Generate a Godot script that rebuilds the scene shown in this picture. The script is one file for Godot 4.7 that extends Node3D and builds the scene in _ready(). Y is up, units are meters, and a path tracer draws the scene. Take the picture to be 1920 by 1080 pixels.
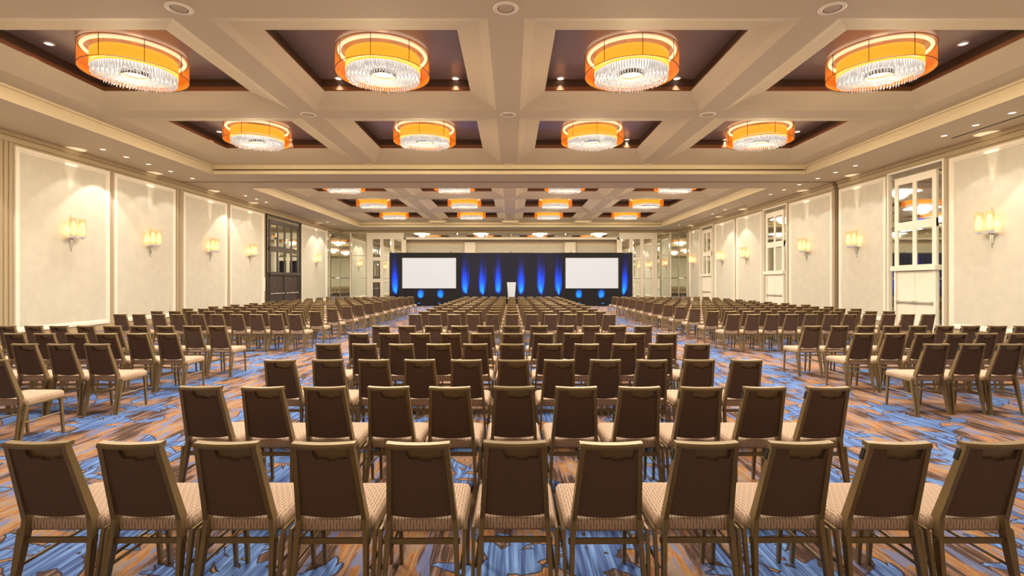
extends Node3D
# A hotel ballroom set theatre style: rows of banquet chairs face a draped stage under a coffered ceiling.
# Metres, y up. The camera stands at the rear of the hall and looks along -z; "depth" below means distance along -z.

const EYE := 1.75
const FOCAL := 960.0        # pixels in the 1920 x 1080 frame
const AXIS := Vector2(959, 528)
const X_LEFT := -14.75
const X_RIGHT := 14.4
const D_BACK := 44.0
const D_REAR := -1.6
const Y_SOFFIT := 6.17
const Y_BEAM := 6.55
const Y_LIP := 6.71
const Y_PANEL := 7.06
const X_MID := -0.1
const ORD := ["zeroth", "first", "second", "third", "fourth", "fifth", "sixth", "seventh", "eighth", "ninth", "tenth", "eleventh", "twelfth", "thirteenth", "fourteenth", "fifteenth", "sixteenth", "seventeenth", "eighteenth", "nineteenth", "twentieth", "twenty-first", "twenty-second", "twenty-third", "twenty-fourth"]

var taken := {}
var M := {}
var rng := RandomNumberGenerator.new()


# ------------------------------------------------------------------ scene helpers
func numbered(called: String) -> String:
	var n: int = taken.get(called, 0)
	taken[called] = n + 1
	return called if n == 0 else "%s_%03d" % [called, n]


func tag(o: Node, label: String, category := "", group := "", kind := "") -> void:
	if label: o.set_meta("label", label)
	if category: o.set_meta("category", category)
	if group: o.set_meta("group", group)
	if kind: o.set_meta("kind", kind)


func thing(called: String, label: String, category: String, at := Vector3.ZERO, turn := 0.0, group := "") -> Node3D:
	var o := Node3D.new()
	o.name = numbered(called)
	add_child(o)
	o.position = at
	o.rotation.y = turn
	tag(o, label, category, group)
	return o


func structure(called: String, label: String, at := Vector3.ZERO, turn := 0.0) -> Node3D:
	var o := thing(called, label, "", at, turn)
	o.set_meta("kind", "structure")
	o.set_meta("category", called.split("_")[0])
	return o


func part(called: String, mesh: Mesh, mat: Material, parent: Node, at := Vector3.ZERO) -> MeshInstance3D:
	var o := MeshInstance3D.new()
	o.name = called
	o.mesh = mesh
	o.material_override = mat
	o.position = at
	parent.add_child(o, true)
	return o


func copy_of(root: Node3D, at: Vector3) -> Node3D:
	var r: Node3D = root.duplicate()
	r.name = numbered(str(root.name))
	add_child(r)
	r.position = at
	return r


func omni(at: Vector3, c: Color, energy: float, size: float, parent: Node) -> void:
	var l := OmniLight3D.new()
	l.name = "lamp_light"
	l.light_color = c
	l.light_energy = energy
	l.light_size = size
	l.omni_range = 60.0
	l.omni_attenuation = 2.0
	l.shadow_enabled = true
	l.position = at
	parent.add_child(l, true)


func area(at: Vector3, side: float, c: Color, energy: float, parent: Node) -> void:
	# a soft lamp that shines straight down
	var l := AreaLight3D.new()
	l.name = "lamp_light"
	l.light_color = c
	l.light_energy = energy
	l.area_size = Vector2(side, side)
	l.area_range = 60.0
	l.area_attenuation = 2.0
	l.shadow_enabled = true
	l.position = at
	l.rotation.x = -PI / 2
	parent.add_child(l, true)


func spot(at: Vector3, towards: Vector3, c: Color, energy: float, half_angle: float, soft: float, size: float, parent: Node) -> void:
	var l := SpotLight3D.new()
	l.name = "lamp_light"
	l.light_color = c
	l.light_energy = energy
	l.light_size = size
	l.spot_range = 60.0
	l.spot_attenuation = 2.0
	l.spot_angle = half_angle
	l.spot_angle_attenuation = soft
	l.shadow_enabled = true
	parent.add_child(l, true)
	l.position = at
	var up := Vector3.RIGHT if absf(towards.normalized().y) > 0.9 else Vector3.UP
	l.basis = Basis.looking_at(towards, up)


# ------------------------------------------------------------------ mesh helpers
func begin(smooth := false) -> SurfaceTool:
	var st := SurfaceTool.new()
	st.begin(Mesh.PRIMITIVE_TRIANGLES)
	st.set_smooth_group(0 if smooth else -1)
	return st


func done(st: SurfaceTool) -> ArrayMesh:
	st.generate_normals()
	return st.commit()


func tri(st: SurfaceTool, a: Vector3, b: Vector3, c: Vector3) -> void:
	st.add_vertex(a)
	st.add_vertex(c)
	st.add_vertex(b)


func quad(st: SurfaceTool, a: Vector3, b: Vector3, c: Vector3, d: Vector3) -> void:
	tri(st, a, b, c)
	tri(st, a, c, d)


func loft(st: SurfaceTool, rings: Array, caps := true, closed := true) -> void:
	# rings run counter-clockwise seen from the far end (the last ring)
	for k in rings.size() - 1:
		var p: PackedVector3Array = rings[k]
		var q: PackedVector3Array = rings[k + 1]
		var n := p.size()
		for i in (n if closed else n - 1):
			var j := (i + 1) % n
			quad(st, p[i], p[j], q[j], q[i])
	if caps:
		var a: PackedVector3Array = rings[0]
		var z: PackedVector3Array = rings[-1]
		for i in range(1, a.size() - 1):
			tri(st, a[0], a[i + 1], a[i])
		for i in range(1, z.size() - 1):
			tri(st, z[0], z[i], z[i + 1])


func rect_y(x0: float, x1: float, z0: float, z1: float, y: float) -> PackedVector3Array:
	# counter-clockwise from above
	return PackedVector3Array([Vector3(x0, y, z1), Vector3(x1, y, z1), Vector3(x1, y, z0), Vector3(x0, y, z0)])


func box(st: SurfaceTool, c: Vector3, s: Vector3) -> void:
	var h := s / 2
	loft(st, [rect_y(c.x - h.x, c.x + h.x, c.z - h.z, c.z + h.z, c.y - h.y), rect_y(c.x - h.x, c.x + h.x, c.z - h.z, c.z + h.z, c.y + h.y)])


func eight(c: Vector3, hx: float, hz: float, ch: float, y: float) -> PackedVector3Array:
	return PackedVector3Array([
		Vector3(c.x - hx + ch, y, c.z + hz), Vector3(c.x + hx - ch, y, c.z + hz), Vector3(c.x + hx, y, c.z + hz - ch), Vector3(c.x + hx, y, c.z - hz + ch),
		Vector3(c.x + hx - ch, y, c.z - hz), Vector3(c.x - hx + ch, y, c.z - hz), Vector3(c.x - hx, y, c.z - hz + ch), Vector3(c.x - hx, y, c.z + hz - ch)])


func soft_box(st: SurfaceTool, c: Vector3, s: Vector3, ch := 0.004) -> void:
	var h := s / 2
	loft(st, [eight(c, h.x - ch, h.z - ch, ch * 0.5, c.y - h.y), eight(c, h.x, h.z, ch, c.y - h.y + ch), eight(c, h.x, h.z, ch, c.y + h.y - ch), eight(c, h.x - ch, h.z - ch, ch * 0.5, c.y + h.y)])


func box_mesh(c: Vector3, s: Vector3, ch := 0.0) -> ArrayMesh:
	var st := begin()
	if ch > 0.0: soft_box(st, c, s, ch)
	else: box(st, c, s)
	return done(st)


func span(x0: float, x1: float, y0: float, y1: float, z0: float, z1: float, ch := 0.0) -> ArrayMesh:
	return box_mesh(Vector3((x0 + x1) / 2, (y0 + y1) / 2, (z0 + z1) / 2), Vector3(absf(x1 - x0), absf(y1 - y0), absf(z1 - z0)), ch)


func ring(c: Vector3, r: float, n: int, axis := Vector3.UP) -> PackedVector3Array:
	var b := Basis()
	if absf(axis.y) < 0.999:
		var u := axis.cross(Vector3.UP).normalized()
		b = Basis(u, axis.normalized(), u.cross(axis).normalized())
	var out := PackedVector3Array()
	for i in n:
		var a := TAU * i / n
		out.append(c + b * Vector3(r * cos(a), 0, -r * sin(a)))
	return out


func lathe(st: SurfaceTool, profile: Array, n := 24, at := Vector3.ZERO, caps := true) -> void:
	var rings := []
	for p in profile:
		rings.append(ring(at + Vector3(0, p.y, 0), p.x, n))
	loft(st, rings, caps)


func rod(st: SurfaceTool, a: Vector3, b: Vector3, r0: float, r1: float, n := 8) -> void:
	var axis := (b - a).normalized()
	if axis.y < -0.999:
		rod(st, b, a, r1, r0, n)
		return
	loft(st, [ring(a, r0, n, axis), ring(b, r1, n, axis)])


func section(c: Vector3, w: float, d: float) -> PackedVector3Array:
	return rect_y(c.x - w / 2, c.x + w / 2, c.z - d / 2, c.z + d / 2, c.y)


func frame_mesh(w: float, h: float, profile: Array) -> ArrayMesh:
	# a picture frame w x h centred on the origin in the xy plane; profile = [Vector2(inset, out)]
	var st := begin()
	var rings := []
	for p in profile:
		var a: float = w / 2 - p.x
		var b: float = h / 2 - p.x
		rings.append(PackedVector3Array([Vector3(-a, -b, p.y), Vector3(a, -b, p.y), Vector3(a, b, p.y), Vector3(-a, b, p.y)]))
	loft(st, rings, false)
	return done(st)


func round_rect(x0: float, x1: float, z0: float, z1: float, r: float, y: float, taper := 0.0) -> PackedVector3Array:
	# rounded rectangle, counter-clockwise from above; taper narrows the +z side
	var out := PackedVector3Array()
	var corners := [Vector2(x0 + r, z1 - r), Vector2(x1 - r, z1 - r), Vector2(x1 - r, z0 + r), Vector2(x0 + r, z0 + r)]
	for k in 4:
		for i in 4:
			var a := deg_to_rad(180.0 + 90.0 * k + 30.0 * i)
			var p: Vector2 = corners[k] + Vector2(cos(a), -sin(a)) * r
			var t := (p.y - z0) / maxf(z1 - z0, 0.001)
			out.append(Vector3(p.x * (1.0 - taper * t), y, p.y))
	return out


# ------------------------------------------------------------------ materials
func mat(called: String, c: Color, rough := 0.7, metal := 0.0) -> StandardMaterial3D:
	var m := StandardMaterial3D.new()
	m.resource_name = called
	m.albedo_color = c
	m.roughness = rough
	m.metallic = metal
	M[called] = m
	return m


func glow(called: String, c: Color, emit: Color, energy: float, rough := 0.6) -> StandardMaterial3D:
	var m := mat(called, c, rough)
	m.emission_enabled = true
	m.emission = emit
	m.emission_energy_multiplier = energy
	return m


func tex_of(im: Image) -> ImageTexture:
	return ImageTexture.create_from_image(im)


func noise_image(w: int, h: int, freq: float, octaves: int, s: int) -> PackedByteArray:
	var n := FastNoiseLite.new()
	n.seed = s
	n.noise_type = FastNoiseLite.TYPE_SIMPLEX_SMOOTH
	n.frequency = freq
	n.fractal_octaves = octaves
	var im := n.get_seamless_image(w, h)
	im.convert(Image.FORMAT_L8)
	return im.get_data()


func stretched(w: int, h: int, small_h: int, freq: float, octaves: int, s: int) -> PackedByteArray:
	# noise drawn out along y: the long streaks of a space-dyed yarn
	var n := FastNoiseLite.new()
	n.seed = s
	n.frequency = freq
	n.fractal_octaves = octaves
	var im := n.get_seamless_image(w, small_h)
	im.convert(Image.FORMAT_L8)
	im.resize(w, h, Image.INTERPOLATE_BILINEAR)
	return im.get_data()


func fill_shape(mask: PackedByteArray, n: int, poly: PackedVector2Array, value: int) -> void:
	var lo := poly[0].y
	var hi := poly[0].y
	for p in poly:
		lo = minf(lo, p.y)
		hi = maxf(hi, p.y)
	for y in range(int(floor(lo)), int(ceil(hi)) + 1):
		var cuts := []
		for i in poly.size():
			var a := poly[i]
			var b := poly[(i + 1) % poly.size()]
			if (a.y <= y) != (b.y <= y):
				cuts.append(a.x + (y - a.y) / (b.y - a.y) * (b.x - a.x))
		cuts.sort()
		var row := posmod(y, n) * n
		for k in range(0, cuts.size() - 1, 2):
			for x in range(int(round(cuts[k])), int(round(cuts[k + 1]))):
				mask[row + posmod(x, n)] = value


func leaf(at: Vector2, angle: float, length: float, width: float, bend: float, grow: float) -> PackedVector2Array:
	var one := PackedVector2Array()
	var other := PackedVector2Array()
	var p := at
	var a := angle
	var steps := 14
	for i in steps + 1:
		var t := float(i) / steps
		var w := width * pow(sin(PI * pow(t, 0.62)), 0.8) / 2 + grow
		var side := Vector2(-sin(a), cos(a))
		one.append(p + side * w)
		other.append(p - side * w)
		a += bend / steps
		p += Vector2(cos(a), sin(a)) * length / steps
	other.reverse()
	one.append_array(other)
	return one


func carpet_texture(n: int) -> ImageTexture:
	var tone := stretched(n, n, n / 3, 0.009, 3, 11)
	var fine := stretched(n, n, n / 24, 0.07, 3, 12)
	var yarn := stretched(n, n, n / 40, 0.3, 1, 13)
	var shift := stretched(n, n, n / 5, 0.02, 2, 14)
	var mask := PackedByteArray()
	mask.resize(n * n)
	var k := n / 1024.0
	var r := RandomNumberGenerator.new()
	r.seed = 77
	for pass_ in 2:
		r.seed = 77
		var value := 1 if pass_ == 0 else 2
		var grow: float = (3.5 if pass_ == 0 else 0.0) * k
		for j in 14:
			# plumes on a loose grid, each a bent stem with slender curling leaflets
			var at := Vector2((j % 4 + r.randf_range(0.0, 1.0)) * 256.0, (j / 4 + r.randf_range(0.0, 1.0)) * 292.0) * k
			var a := r.randf_range(0.0, TAU)
			var bend := r.randf_range(0.8, 1.9) * (1.0 if r.randf() < 0.5 else -1.0)
			var size := r.randf_range(0.95, 1.35) * k
			fill_shape(mask, n, leaf(at, a, 215 * size, 30 * size, bend, grow), value)
			var p := at
			var dir := a
			for i in 7:
				dir += bend / 8.0
				p += Vector2(cos(dir), sin(dir)) * 25 * size
				var side := 1.0 if i % 2 == 0 else -1.0
				var length := (120.0 - 9.0 * i) * size * r.randf_range(0.85, 1.3)
				fill_shape(mask, n, leaf(p, dir + side * r.randf_range(0.5, 0.8), length, length * 0.27, side * r.randf_range(-0.2, 1.5), grow), value)
			for i in 2:
				fill_shape(mask, n, leaf(at, a + PI + r.randf_range(-0.7, 0.7), 100 * size, 30 * size, -bend * 1.2, grow), value)
	var colors := [Color8(72, 54, 48), Color8(104, 78, 64), Color8(126, 112, 120), Color8(144, 96, 60), Color8(166, 122, 82), Color8(150, 128, 116)]
	var data := PackedByteArray()
	data.resize(n * n * 3)
	for y in n:
		for x in n:
			var i := y * n + x
			var f := fine[i] / 255.0
			var what := mask[posmod(y + int((f - 0.5) * 9.0 * k), n) * n + x]    # shapes fray along the yarn
			var c: Color
			if what == 2:
				var t := f * 0.75 + yarn[i] / 255.0 * 0.35
				c = Color8(56, 71, 120).lerp(Color8(118, 152, 208), clampf(t * 1.9 - 0.5, 0.0, 1.0))
			elif what == 1:
				c = Color8(58, 50, 56)
			else:
				# broken bands of colour whose edges run along the yarn
				var v: float = tone[i] / 255.0 + (f - 0.5) * 0.6 + (shift[i] / 255.0 - 0.5) * 0.12
				var band := clampi(int((v - 0.18) / 0.64 * 6.0), 0, 5)
				c = colors[band]
				c = c.lerp(colors[(band + 2) % 6], 0.35 if yarn[i] > 165 else 0.0)
				c = c * (0.88 + 0.24 * yarn[i] / 255.0)
				if shift[i] > 188: c = c.lerp(Color8(104, 116, 166), 0.75)
			data[i * 3] = clampi(int(c.r * 255), 0, 255)
			data[i * 3 + 1] = clampi(int(c.g * 255), 0, 255)
			data[i * 3 + 2] = clampi(int(c.b * 255), 0, 255)
	return tex_of(Image.create_from_data(n, n, false, Image.FORMAT_RGB8, data))


func woven(light: Color, dark: Color, rib: Color) -> ImageTexture:
	# staggered upright dashes over fine ribs, as on the chair upholstery
	var n := 128
	var im := Image.create(n, n, false, Image.FORMAT_RGB8)
	for y in n:
		for x in n:
			var column := x / 16
			var inside := x % 16
			var yy := (y + (32 if column % 2 else 0)) % 64
			var c := rib if inside % 4 >= 2 else light
			if inside < 3 and yy > 12: c = dark
			elif yy < 3 and inside > 3: c = rib
			im.set_pixel(x, y, c)
	return tex_of(im)


func dashed(ground: Color, dash: Color) -> ImageTexture:
	# dark cloth with short pale upright dashes
	var n := 128
	var im := Image.create(n, n, false, Image.FORMAT_RGB8)
	for y in n:
		for x in n:
			var column := x / 16
			var yy := (y + (32 if column % 2 else 0) + column * 5) % 64
			im.set_pixel(x, y, dash if x % 16 < 2 and yy > 18 else ground.lerp(dash, 0.25) if x % 4 < 1 else ground)
	return tex_of(im)


func mottled(base: Color, spread: float, freq: float, s: int, n := 256) -> ImageTexture:
	var a := noise_image(n, n, freq, 4, s)
	var im := Image.create(n, n, false, Image.FORMAT_RGB8)
	for y in n:
		for x in n:
			var v := 1.0 + (a[y * n + x] / 255.0 - 0.5) * spread
			im.set_pixel(x, y, Color(base.r * v, base.g * v, base.b * v))
	return tex_of(im)


func make_materials() -> void:
	var carpet := mat("carpet", Color.WHITE, 0.95)
	carpet.albedo_texture = carpet_texture(1024)
	carpet.uv1_triplanar = true
	carpet.uv1_world_triplanar = true
	carpet.uv1_scale = Vector3.ONE / 3.4
	carpet.metallic_specular = 0.2
	var seat := mat("seat_fabric", Color.WHITE, 0.9)
	seat.albedo_texture = woven(Color8(216, 190, 168), Color8(92, 66, 54), Color8(164, 134, 114))
	seat.uv1_triplanar = true
	seat.uv1_scale = Vector3.ONE / 0.13
	var back := mat("back_fabric", Color.WHITE, 0.9)
	back.albedo_texture = dashed(Color8(90, 68, 54), Color8(116, 90, 70))
	back.uv1_triplanar = true
	back.uv1_scale = Vector3.ONE / 0.1
	mat("bronze", Color8(132, 111, 76), 0.42, 0.4)
	mat("rubber", Color8(24, 22, 22), 0.7)
	mat("ceiling_paint", Color8(204, 191, 163), 0.75)
	mat("panel_dark", Color8(146, 132, 128), 0.3, 0.2)
	mat("recess_brown", Color8(66, 46, 34), 0.6)
	mat("copper_trim", Color8(126, 84, 58), 0.45, 0.3)
	mat("wall_taupe", Color8(168, 150, 120), 0.7)
	mat("white_paint", Color8(226, 218, 202), 0.5)
	var cover := mat("wallcovering", Color.WHITE, 0.6)
	cover.albedo_texture = mottled(Color8(196, 190, 173), 0.05, 0.02, 5)
	cover.uv1_triplanar = true
	cover.uv1_world_triplanar = true
	cover.uv1_scale = Vector3.ONE / 2.6
	mat("mirror", Color8(226, 230, 222), 0.03, 1.0)
	mat("mirror_edge", Color8(200, 206, 196), 0.12, 1.0)
	mat("door_brown", Color8(56, 44, 38), 0.45)
	mat("steel", Color8(186, 178, 164), 0.35, 0.5)
	mat("partition", Color8(66, 49, 38), 0.7)
	mat("chrome", Color8(214, 212, 208), 0.15, 1.0)
	var shade := glow("organza", Color8(232, 140, 40), Color8(255, 142, 18), 0.4)
	shade.albedo_color.a = 0.5
	shade.transparency = BaseMaterial3D.TRANSPARENCY_ALPHA
	shade.cull_mode = BaseMaterial3D.CULL_DISABLED
	glow("drum_core", Color8(255, 200, 120), Color8(255, 176, 34), 1.15)
	glow("drum_rim_light", Color8(255, 236, 210), Color8(255, 220, 180), 2.0)
	glow("diffuser_lit", Color8(150, 146, 140), Color8(255, 238, 224), 1.0)
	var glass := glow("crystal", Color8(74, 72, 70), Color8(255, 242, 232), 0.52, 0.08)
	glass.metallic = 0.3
	glow("downlight_lens", Color8(255, 250, 240), Color8(255, 244, 222), 3.0)
	mat("grille", Color8(150, 140, 122), 0.7)
	var ss := glow("sconce_shade", Color8(196, 160, 116), Color8(255, 190, 110), 0.4)
	ss.albedo_color.a = 0.55
	ss.transparency = BaseMaterial3D.TRANSPARENCY_ALPHA
	ss.cull_mode = BaseMaterial3D.CULL_DISABLED
	glow("sconce_bulb", Color8(255, 240, 210), Color8(255, 220, 160), 1.7)
	var v := mat("velour", Color8(26, 26, 44), 0.95)
	v.rim_enabled = true
	v.rim = 0.3
	mat("black_cloth", Color8(18, 17, 20), 0.95)
	glow("screen_white", Color8(120, 120, 122), Color8(255, 254, 254), 0.5)
	mat("black_metal", Color8(22, 22, 24), 0.5, 0.3)
	glow("blue_lens", Color8(60, 160, 255), Color8(20, 110, 255), 3.0)
	mat("acrylic", Color8(186, 194, 208), 0.25)
	mat("back_beige", Color8(214, 198, 172), 0.7)


# ------------------------------------------------------------------ chair
const FOOT := Vector3(0.2, 0.0, 0.28)
const KINK := Vector3(0.171, 0.50, 0.19)
const TOP := Vector3(0.142, 0.932, 0.33)

func chair_post(s: float) -> ArrayMesh:
	var st := begin()
	loft(st, [section(Vector3(s * FOOT.x, 0, FOOT.z), 0.018, 0.026), section(Vector3(s * 0.178, 0.40, 0.203), 0.024, 0.046), section(Vector3(s * KINK.x, KINK.y, KINK.z), 0.026, 0.056),
		section(Vector3(s * 0.162, 0.63, 0.232), 0.025, 0.05), section(Vector3(s * TOP.x, TOP.y, TOP.z), 0.024, 0.036)])
	return done(st)


func chair_outer_leg(s: float) -> ArrayMesh:
	var st := begin()
	loft(st, [section(Vector3(s * 0.216, 0, 0.262), 0.016, 0.022), section(Vector3(s * 0.222, 0.436, 0.178), 0.018, 0.03)])
	return done(st)


func chair_front_leg(s: float) -> ArrayMesh:
	var st := begin()
	loft(st, [section(Vector3(s * 0.205, 0, -0.285), 0.02, 0.024), section(Vector3(s * 0.206, 0.43, -0.25), 0.026, 0.036)])
	return done(st)


func chair_rail(s: float) -> ArrayMesh:
	return box_mesh(Vector3(s * 0.222, 0.43, -0.04), Vector3(0.018, 0.024, 0.46), 0.003)


func chair_stretcher(s: float) -> ArrayMesh:
	var st := begin()
	rod(st, Vector3(s * 0.206, 0.25, 0.215), Vector3(s * 0.205, 0.25, -0.262), 0.009, 0.009, 6)
	return done(st)


func chair_crossbar() -> ArrayMesh:
	return box_mesh(Vector3(0, 0.385, 0.2), Vector3(0.40, 0.03, 0.016), 0.002)


func chair_top_rail() -> ArrayMesh:
	var st := begin()
	var rings := []
	for i in 7:
		var t := i / 6.0 * 2.0 - 1.0
		var x := t * 0.158
		var z := TOP.z + 0.016 * (1.0 - t * t) - 0.012
		var y := 0.931 - 0.004 * (1.0 - t * t)
		rings.append(PackedVector3Array([Vector3(x, y - 0.012, z - 0.026), Vector3(x, y + 0.008, z - 0.026), Vector3(x, y + 0.013, z - 0.018), Vector3(x, y + 0.011, z + 0.022), Vector3(x, y, z + 0.03), Vector3(x, y - 0.014, z + 0.026)]))
	loft(st, rings)
	return done(st)


func back_point(u: float, v: float, n: float) -> Vector3:
	# u across, v along the raked back from the kink up (metres), n rearward
	return Vector3(u, KINK.y, KINK.z) + Vector3(0, 0.951, 0.3083) * v + Vector3(0, -0.3083, 0.951) * n


func chair_panel() -> ArrayMesh:
	var length := 0.445
	var half := func(v: float) -> float: return lerpf(0.158, 0.131, v / length)
	var outline := PackedVector2Array()
	for i in 9:                                   # lower edge, sagging a little
		var t := i / 8.0 * 2.0 - 1.0
		outline.append(Vector2(t * half.call(0.02), 0.03 - 0.018 * (1.0 - t * t)))
	var hi := length - 0.006
	var low := length - 0.07
	outline.append(Vector2(half.call(hi), hi))
	outline.append(Vector2(0.122, hi))            # hand hole, set towards one side
	outline.append(Vector2(0.118, low))
	outline.append(Vector2(0.066, low))
	outline.append(Vector2(0.058, low - 0.011))
	outline.append(Vector2(0.016, low - 0.011))
	outline.append(Vector2(0.008, low))
	outline.append(Vector2(-0.044, low))
	outline.append(Vector2(-0.056, low + 0.02))
	outline.append(Vector2(-0.062, hi))
	outline.append(Vector2(-half.call(hi), hi))
	var st := begin()
	var idx := Geometry2D.triangulate_polygon(outline)
	var n := outline.size()
	for k in range(0, idx.size(), 3):
		var p: Array[Vector2] = [outline[idx[k]], outline[idx[k + 1]], outline[idx[k + 2]]]
		if (p[1] - p[0]).cross(p[2] - p[0]) < 0: p.reverse()
		tri(st, back_point(p[0].x, p[0].y, 0.012), back_point(p[1].x, p[1].y, 0.012), back_point(p[2].x, p[2].y, 0.012))
		tri(st, back_point(p[0].x, p[0].y, -0.03), back_point(p[2].x, p[2].y, -0.03), back_point(p[1].x, p[1].y, -0.03))
	for i in n:
		var a := outline[i]
		var b := outline[(i + 1) % n]
		quad(st, back_point(a.x, a.y, -0.03), back_point(b.x, b.y, -0.03), back_point(b.x, b.y, 0.012), back_point(a.x, a.y, 0.012))
	return done(st)


func chair_recess() -> ArrayMesh:
	var st := begin()
	var rings := []
	for n in [-0.026, -0.008]:
		rings.append(PackedVector3Array([back_point(-0.066, 0.358, n), back_point(0.124, 0.358, n), back_point(0.124, 0.446, n), back_point(-0.066, 0.446, n)]))
	loft(st, rings)
	return done(st)


func chair_bumper() -> ArrayMesh:
	var st := begin()
	loft(st, [section(Vector3(-0.158, 0.845, 0.288), 0.012, 0.026), section(Vector3(-0.153, 0.905, 0.306), 0.012, 0.026)])
	return done(st)


func chair_seat(fine: bool) -> ArrayMesh:
	var st := begin(fine)
	var rings := []
	var steps := [[0.012, 0.424], [0.0, 0.438], [0.0, 0.478], [0.008, 0.494], [0.03, 0.504], [0.09, 0.512], [0.17, 0.514]] if fine else [[0.005, 0.436], [0.0, 0.484], [0.03, 0.505]]
	for s in steps:
		rings.append(round_rect(-0.222 + s[0], 0.222 - s[0], -0.3 + s[0], 0.185 - s[0], maxf(0.035 - s[0] * 0.1, 0.012), s[1], 0.03))
	loft(st, rings)
	return done(st)


func append(st: SurfaceTool, m: ArrayMesh) -> void:
	st.append_from(m, 0, Transform3D())


func joined(list: Array) -> ArrayMesh:
	var st := SurfaceTool.new()
	st.begin(Mesh.PRIMITIVE_TRIANGLES)
	for m in list: append(st, m)
	return st.commit()


var chair_meshes := {}

func make_chair_meshes() -> void:
	chair_meshes = {
		"seat": chair_seat(true), "seat_far": chair_seat(false), "panel": chair_panel(), "recess": chair_recess(), "rail": chair_top_rail(), "bumper": chair_bumper(), "crossbar": chair_crossbar(),
		"post": [chair_post(-1.0), chair_post(1.0)], "outer": [chair_outer_leg(-1.0), chair_outer_leg(1.0)], "front": [chair_front_leg(-1.0), chair_front_leg(1.0)],
		"side": [chair_rail(-1.0), chair_rail(1.0)], "stretcher": [chair_stretcher(-1.0), chair_stretcher(1.0)]}
	var all := [chair_meshes.rail, chair_meshes.crossbar]
	for k in ["post", "outer", "front", "side", "stretcher"]: all.append_array(chair_meshes[k])
	chair_meshes.frame = joined(all)


func make_chair(full: bool) -> Node3D:
	var t := Node3D.new()
	t.name = "banquet_chair"
	var m := chair_meshes
	part("seat", m.seat if full else m.seat_far, M.seat_fabric, t)
	var b := part("backrest", m.panel, M.back_fabric, t)
	part("hand_grip", m.recess, M.bronze, b)
	if not full:
		part("frame", m.frame, M.bronze, t)
		return t
	part("top_rail", m.rail, M.bronze, t)
	part("crossbar", m.crossbar, M.bronze, t)
	for k in 2:
		part("back_post", m.post[k], M.bronze, t)
		part("rear_leg", m.outer[k], M.bronze, t)
		part("front_leg", m.front[k], M.bronze, t)
		part("seat_rail", m.side[k], M.bronze, t)
		part("stretcher", m.stretcher[k], M.bronze, t)
	part("stacking_bumper", m.bumper, M.rubber, t)
	return t


func place_chairs() -> void:
	make_chair_meshes()
	var spots := []
	# block, row name, seats: [x, depth of the top rail, label]
	var pitch := 0.4825
	for i in 18:
		var rear := i < 6
		var d := 2.568 + 1.362 * i if rear else 12.716 + 1.325 * (i - 6)
		var row := "%s row from cross aisle" % ORD[6 - i] if rear else "%s row from stage" % ORD[18 - i]
		var block := "rear" if rear else "front"
		for k in 11:
			spots.append([(k - 5) * pitch + 0.015, d, "brown chair, %s centre block, %s, %s seat from dark doors" % [block, row, ORD[k + 1]], "chairs of the %s centre block" % block])
		if i < 2: continue
		for side in [-1, 1]:
			var count: int = 10 if side < 0 else 11
			var door: String = "dark-door" if side < 0 else "white-door"
			for k in count:
				var x: float = -5.39 - k * pitch if side < 0 else 5.53 + k * pitch
				var px := AXIS.x + FOCAL * x / d
				if px < -40 or px > 1960: continue
				spots.append([x, d, "brown chair, %s %s block, %s, %s seat from centre aisle" % [block, door, row, ORD[k + 1]], "chairs of the %s %s block" % [block, door]])
	spots.sort_custom(func(a, b): return a[1] < b[1] if not is_equal_approx(a[1], b[1]) else a[0] < b[0])
	var near := make_chair(true)
	var far := make_chair(false)
	var first := {}
	var rest := []
	for n in spots.size():
		var s: Array = spots[n]
		var jitter := Vector3(rng.randf_range(-0.006, 0.006), 0, rng.randf_range(-0.012, 0.012))
		var at := Vector3(s[0], 0, -(s[1] + 0.335)) + jitter
		if n >= 300:
			rest.append(at)
			continue
		var o: Node3D = (near if s[1] < 13.2 else far).duplicate()
		o.name = numbered("banquet_chair")
		add_child(o)
		o.position = at
		o.rotation.y = rng.randf_range(-0.012, 0.012)
		tag(o, s[2], "chair", s[3])
	near.free()
	far.free()
	# past 300 chairs the front rows are one mass
	var st := ArrayMesh.new()
	for pair in [[chair_meshes.seat_far, M.seat_fabric], [chair_meshes.panel, M.back_fabric], [chair_meshes.recess, M.bronze], [chair_meshes.frame, M.bronze]]:
		st.add_surface_from_arrays(Mesh.PRIMITIVE_TRIANGLES, pair[0].surface_get_arrays(0))
		st.surface_set_material(st.get_surface_count() - 1, pair[1])
	var mm := MultiMesh.new()
	mm.transform_format = MultiMesh.TRANSFORM_3D
	mm.mesh = st
	mm.instance_count = rest.size()
	for i in rest.size():
		mm.set_instance_transform(i, Transform3D(Basis(), rest[i]))
	var o := MultiMeshInstance3D.new()
	o.name = "chair_rows"
	o.multimesh = mm
	add_child(o)
	tag(o, "distant rows of brown banquet chairs in front of the blue stage drape", "chairs", "", "stuff")


# ------------------------------------------------------------------ ceiling
const BAYS_X := [[-11.45, -6.075], [-5.405, -0.335], [0.335, 5.405], [6.075, 11.45]]
const BAY_MID_X := [-8.61, -2.87, 2.87, 8.61]
const GROUPS := [
	{"near": 2.5, "far": 21.35, "bays": [[2.95, 8.67], [9.33, 14.39], [15.05, 20.8]], "mid": [6.1, 11.86, 17.58]},
	{"near": 23.97, "far": 41.7, "bays": [[24.1, 29.16], [29.84, 34.87], [35.54, 41.3]], "mid": [26.65, 32.36, 38.08]}]

func up_rect(x0: float, x1: float, d0: float, d1: float, y: float) -> PackedVector3Array:
	return rect_y(x0, x1, -d1, -d0, y)


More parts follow.
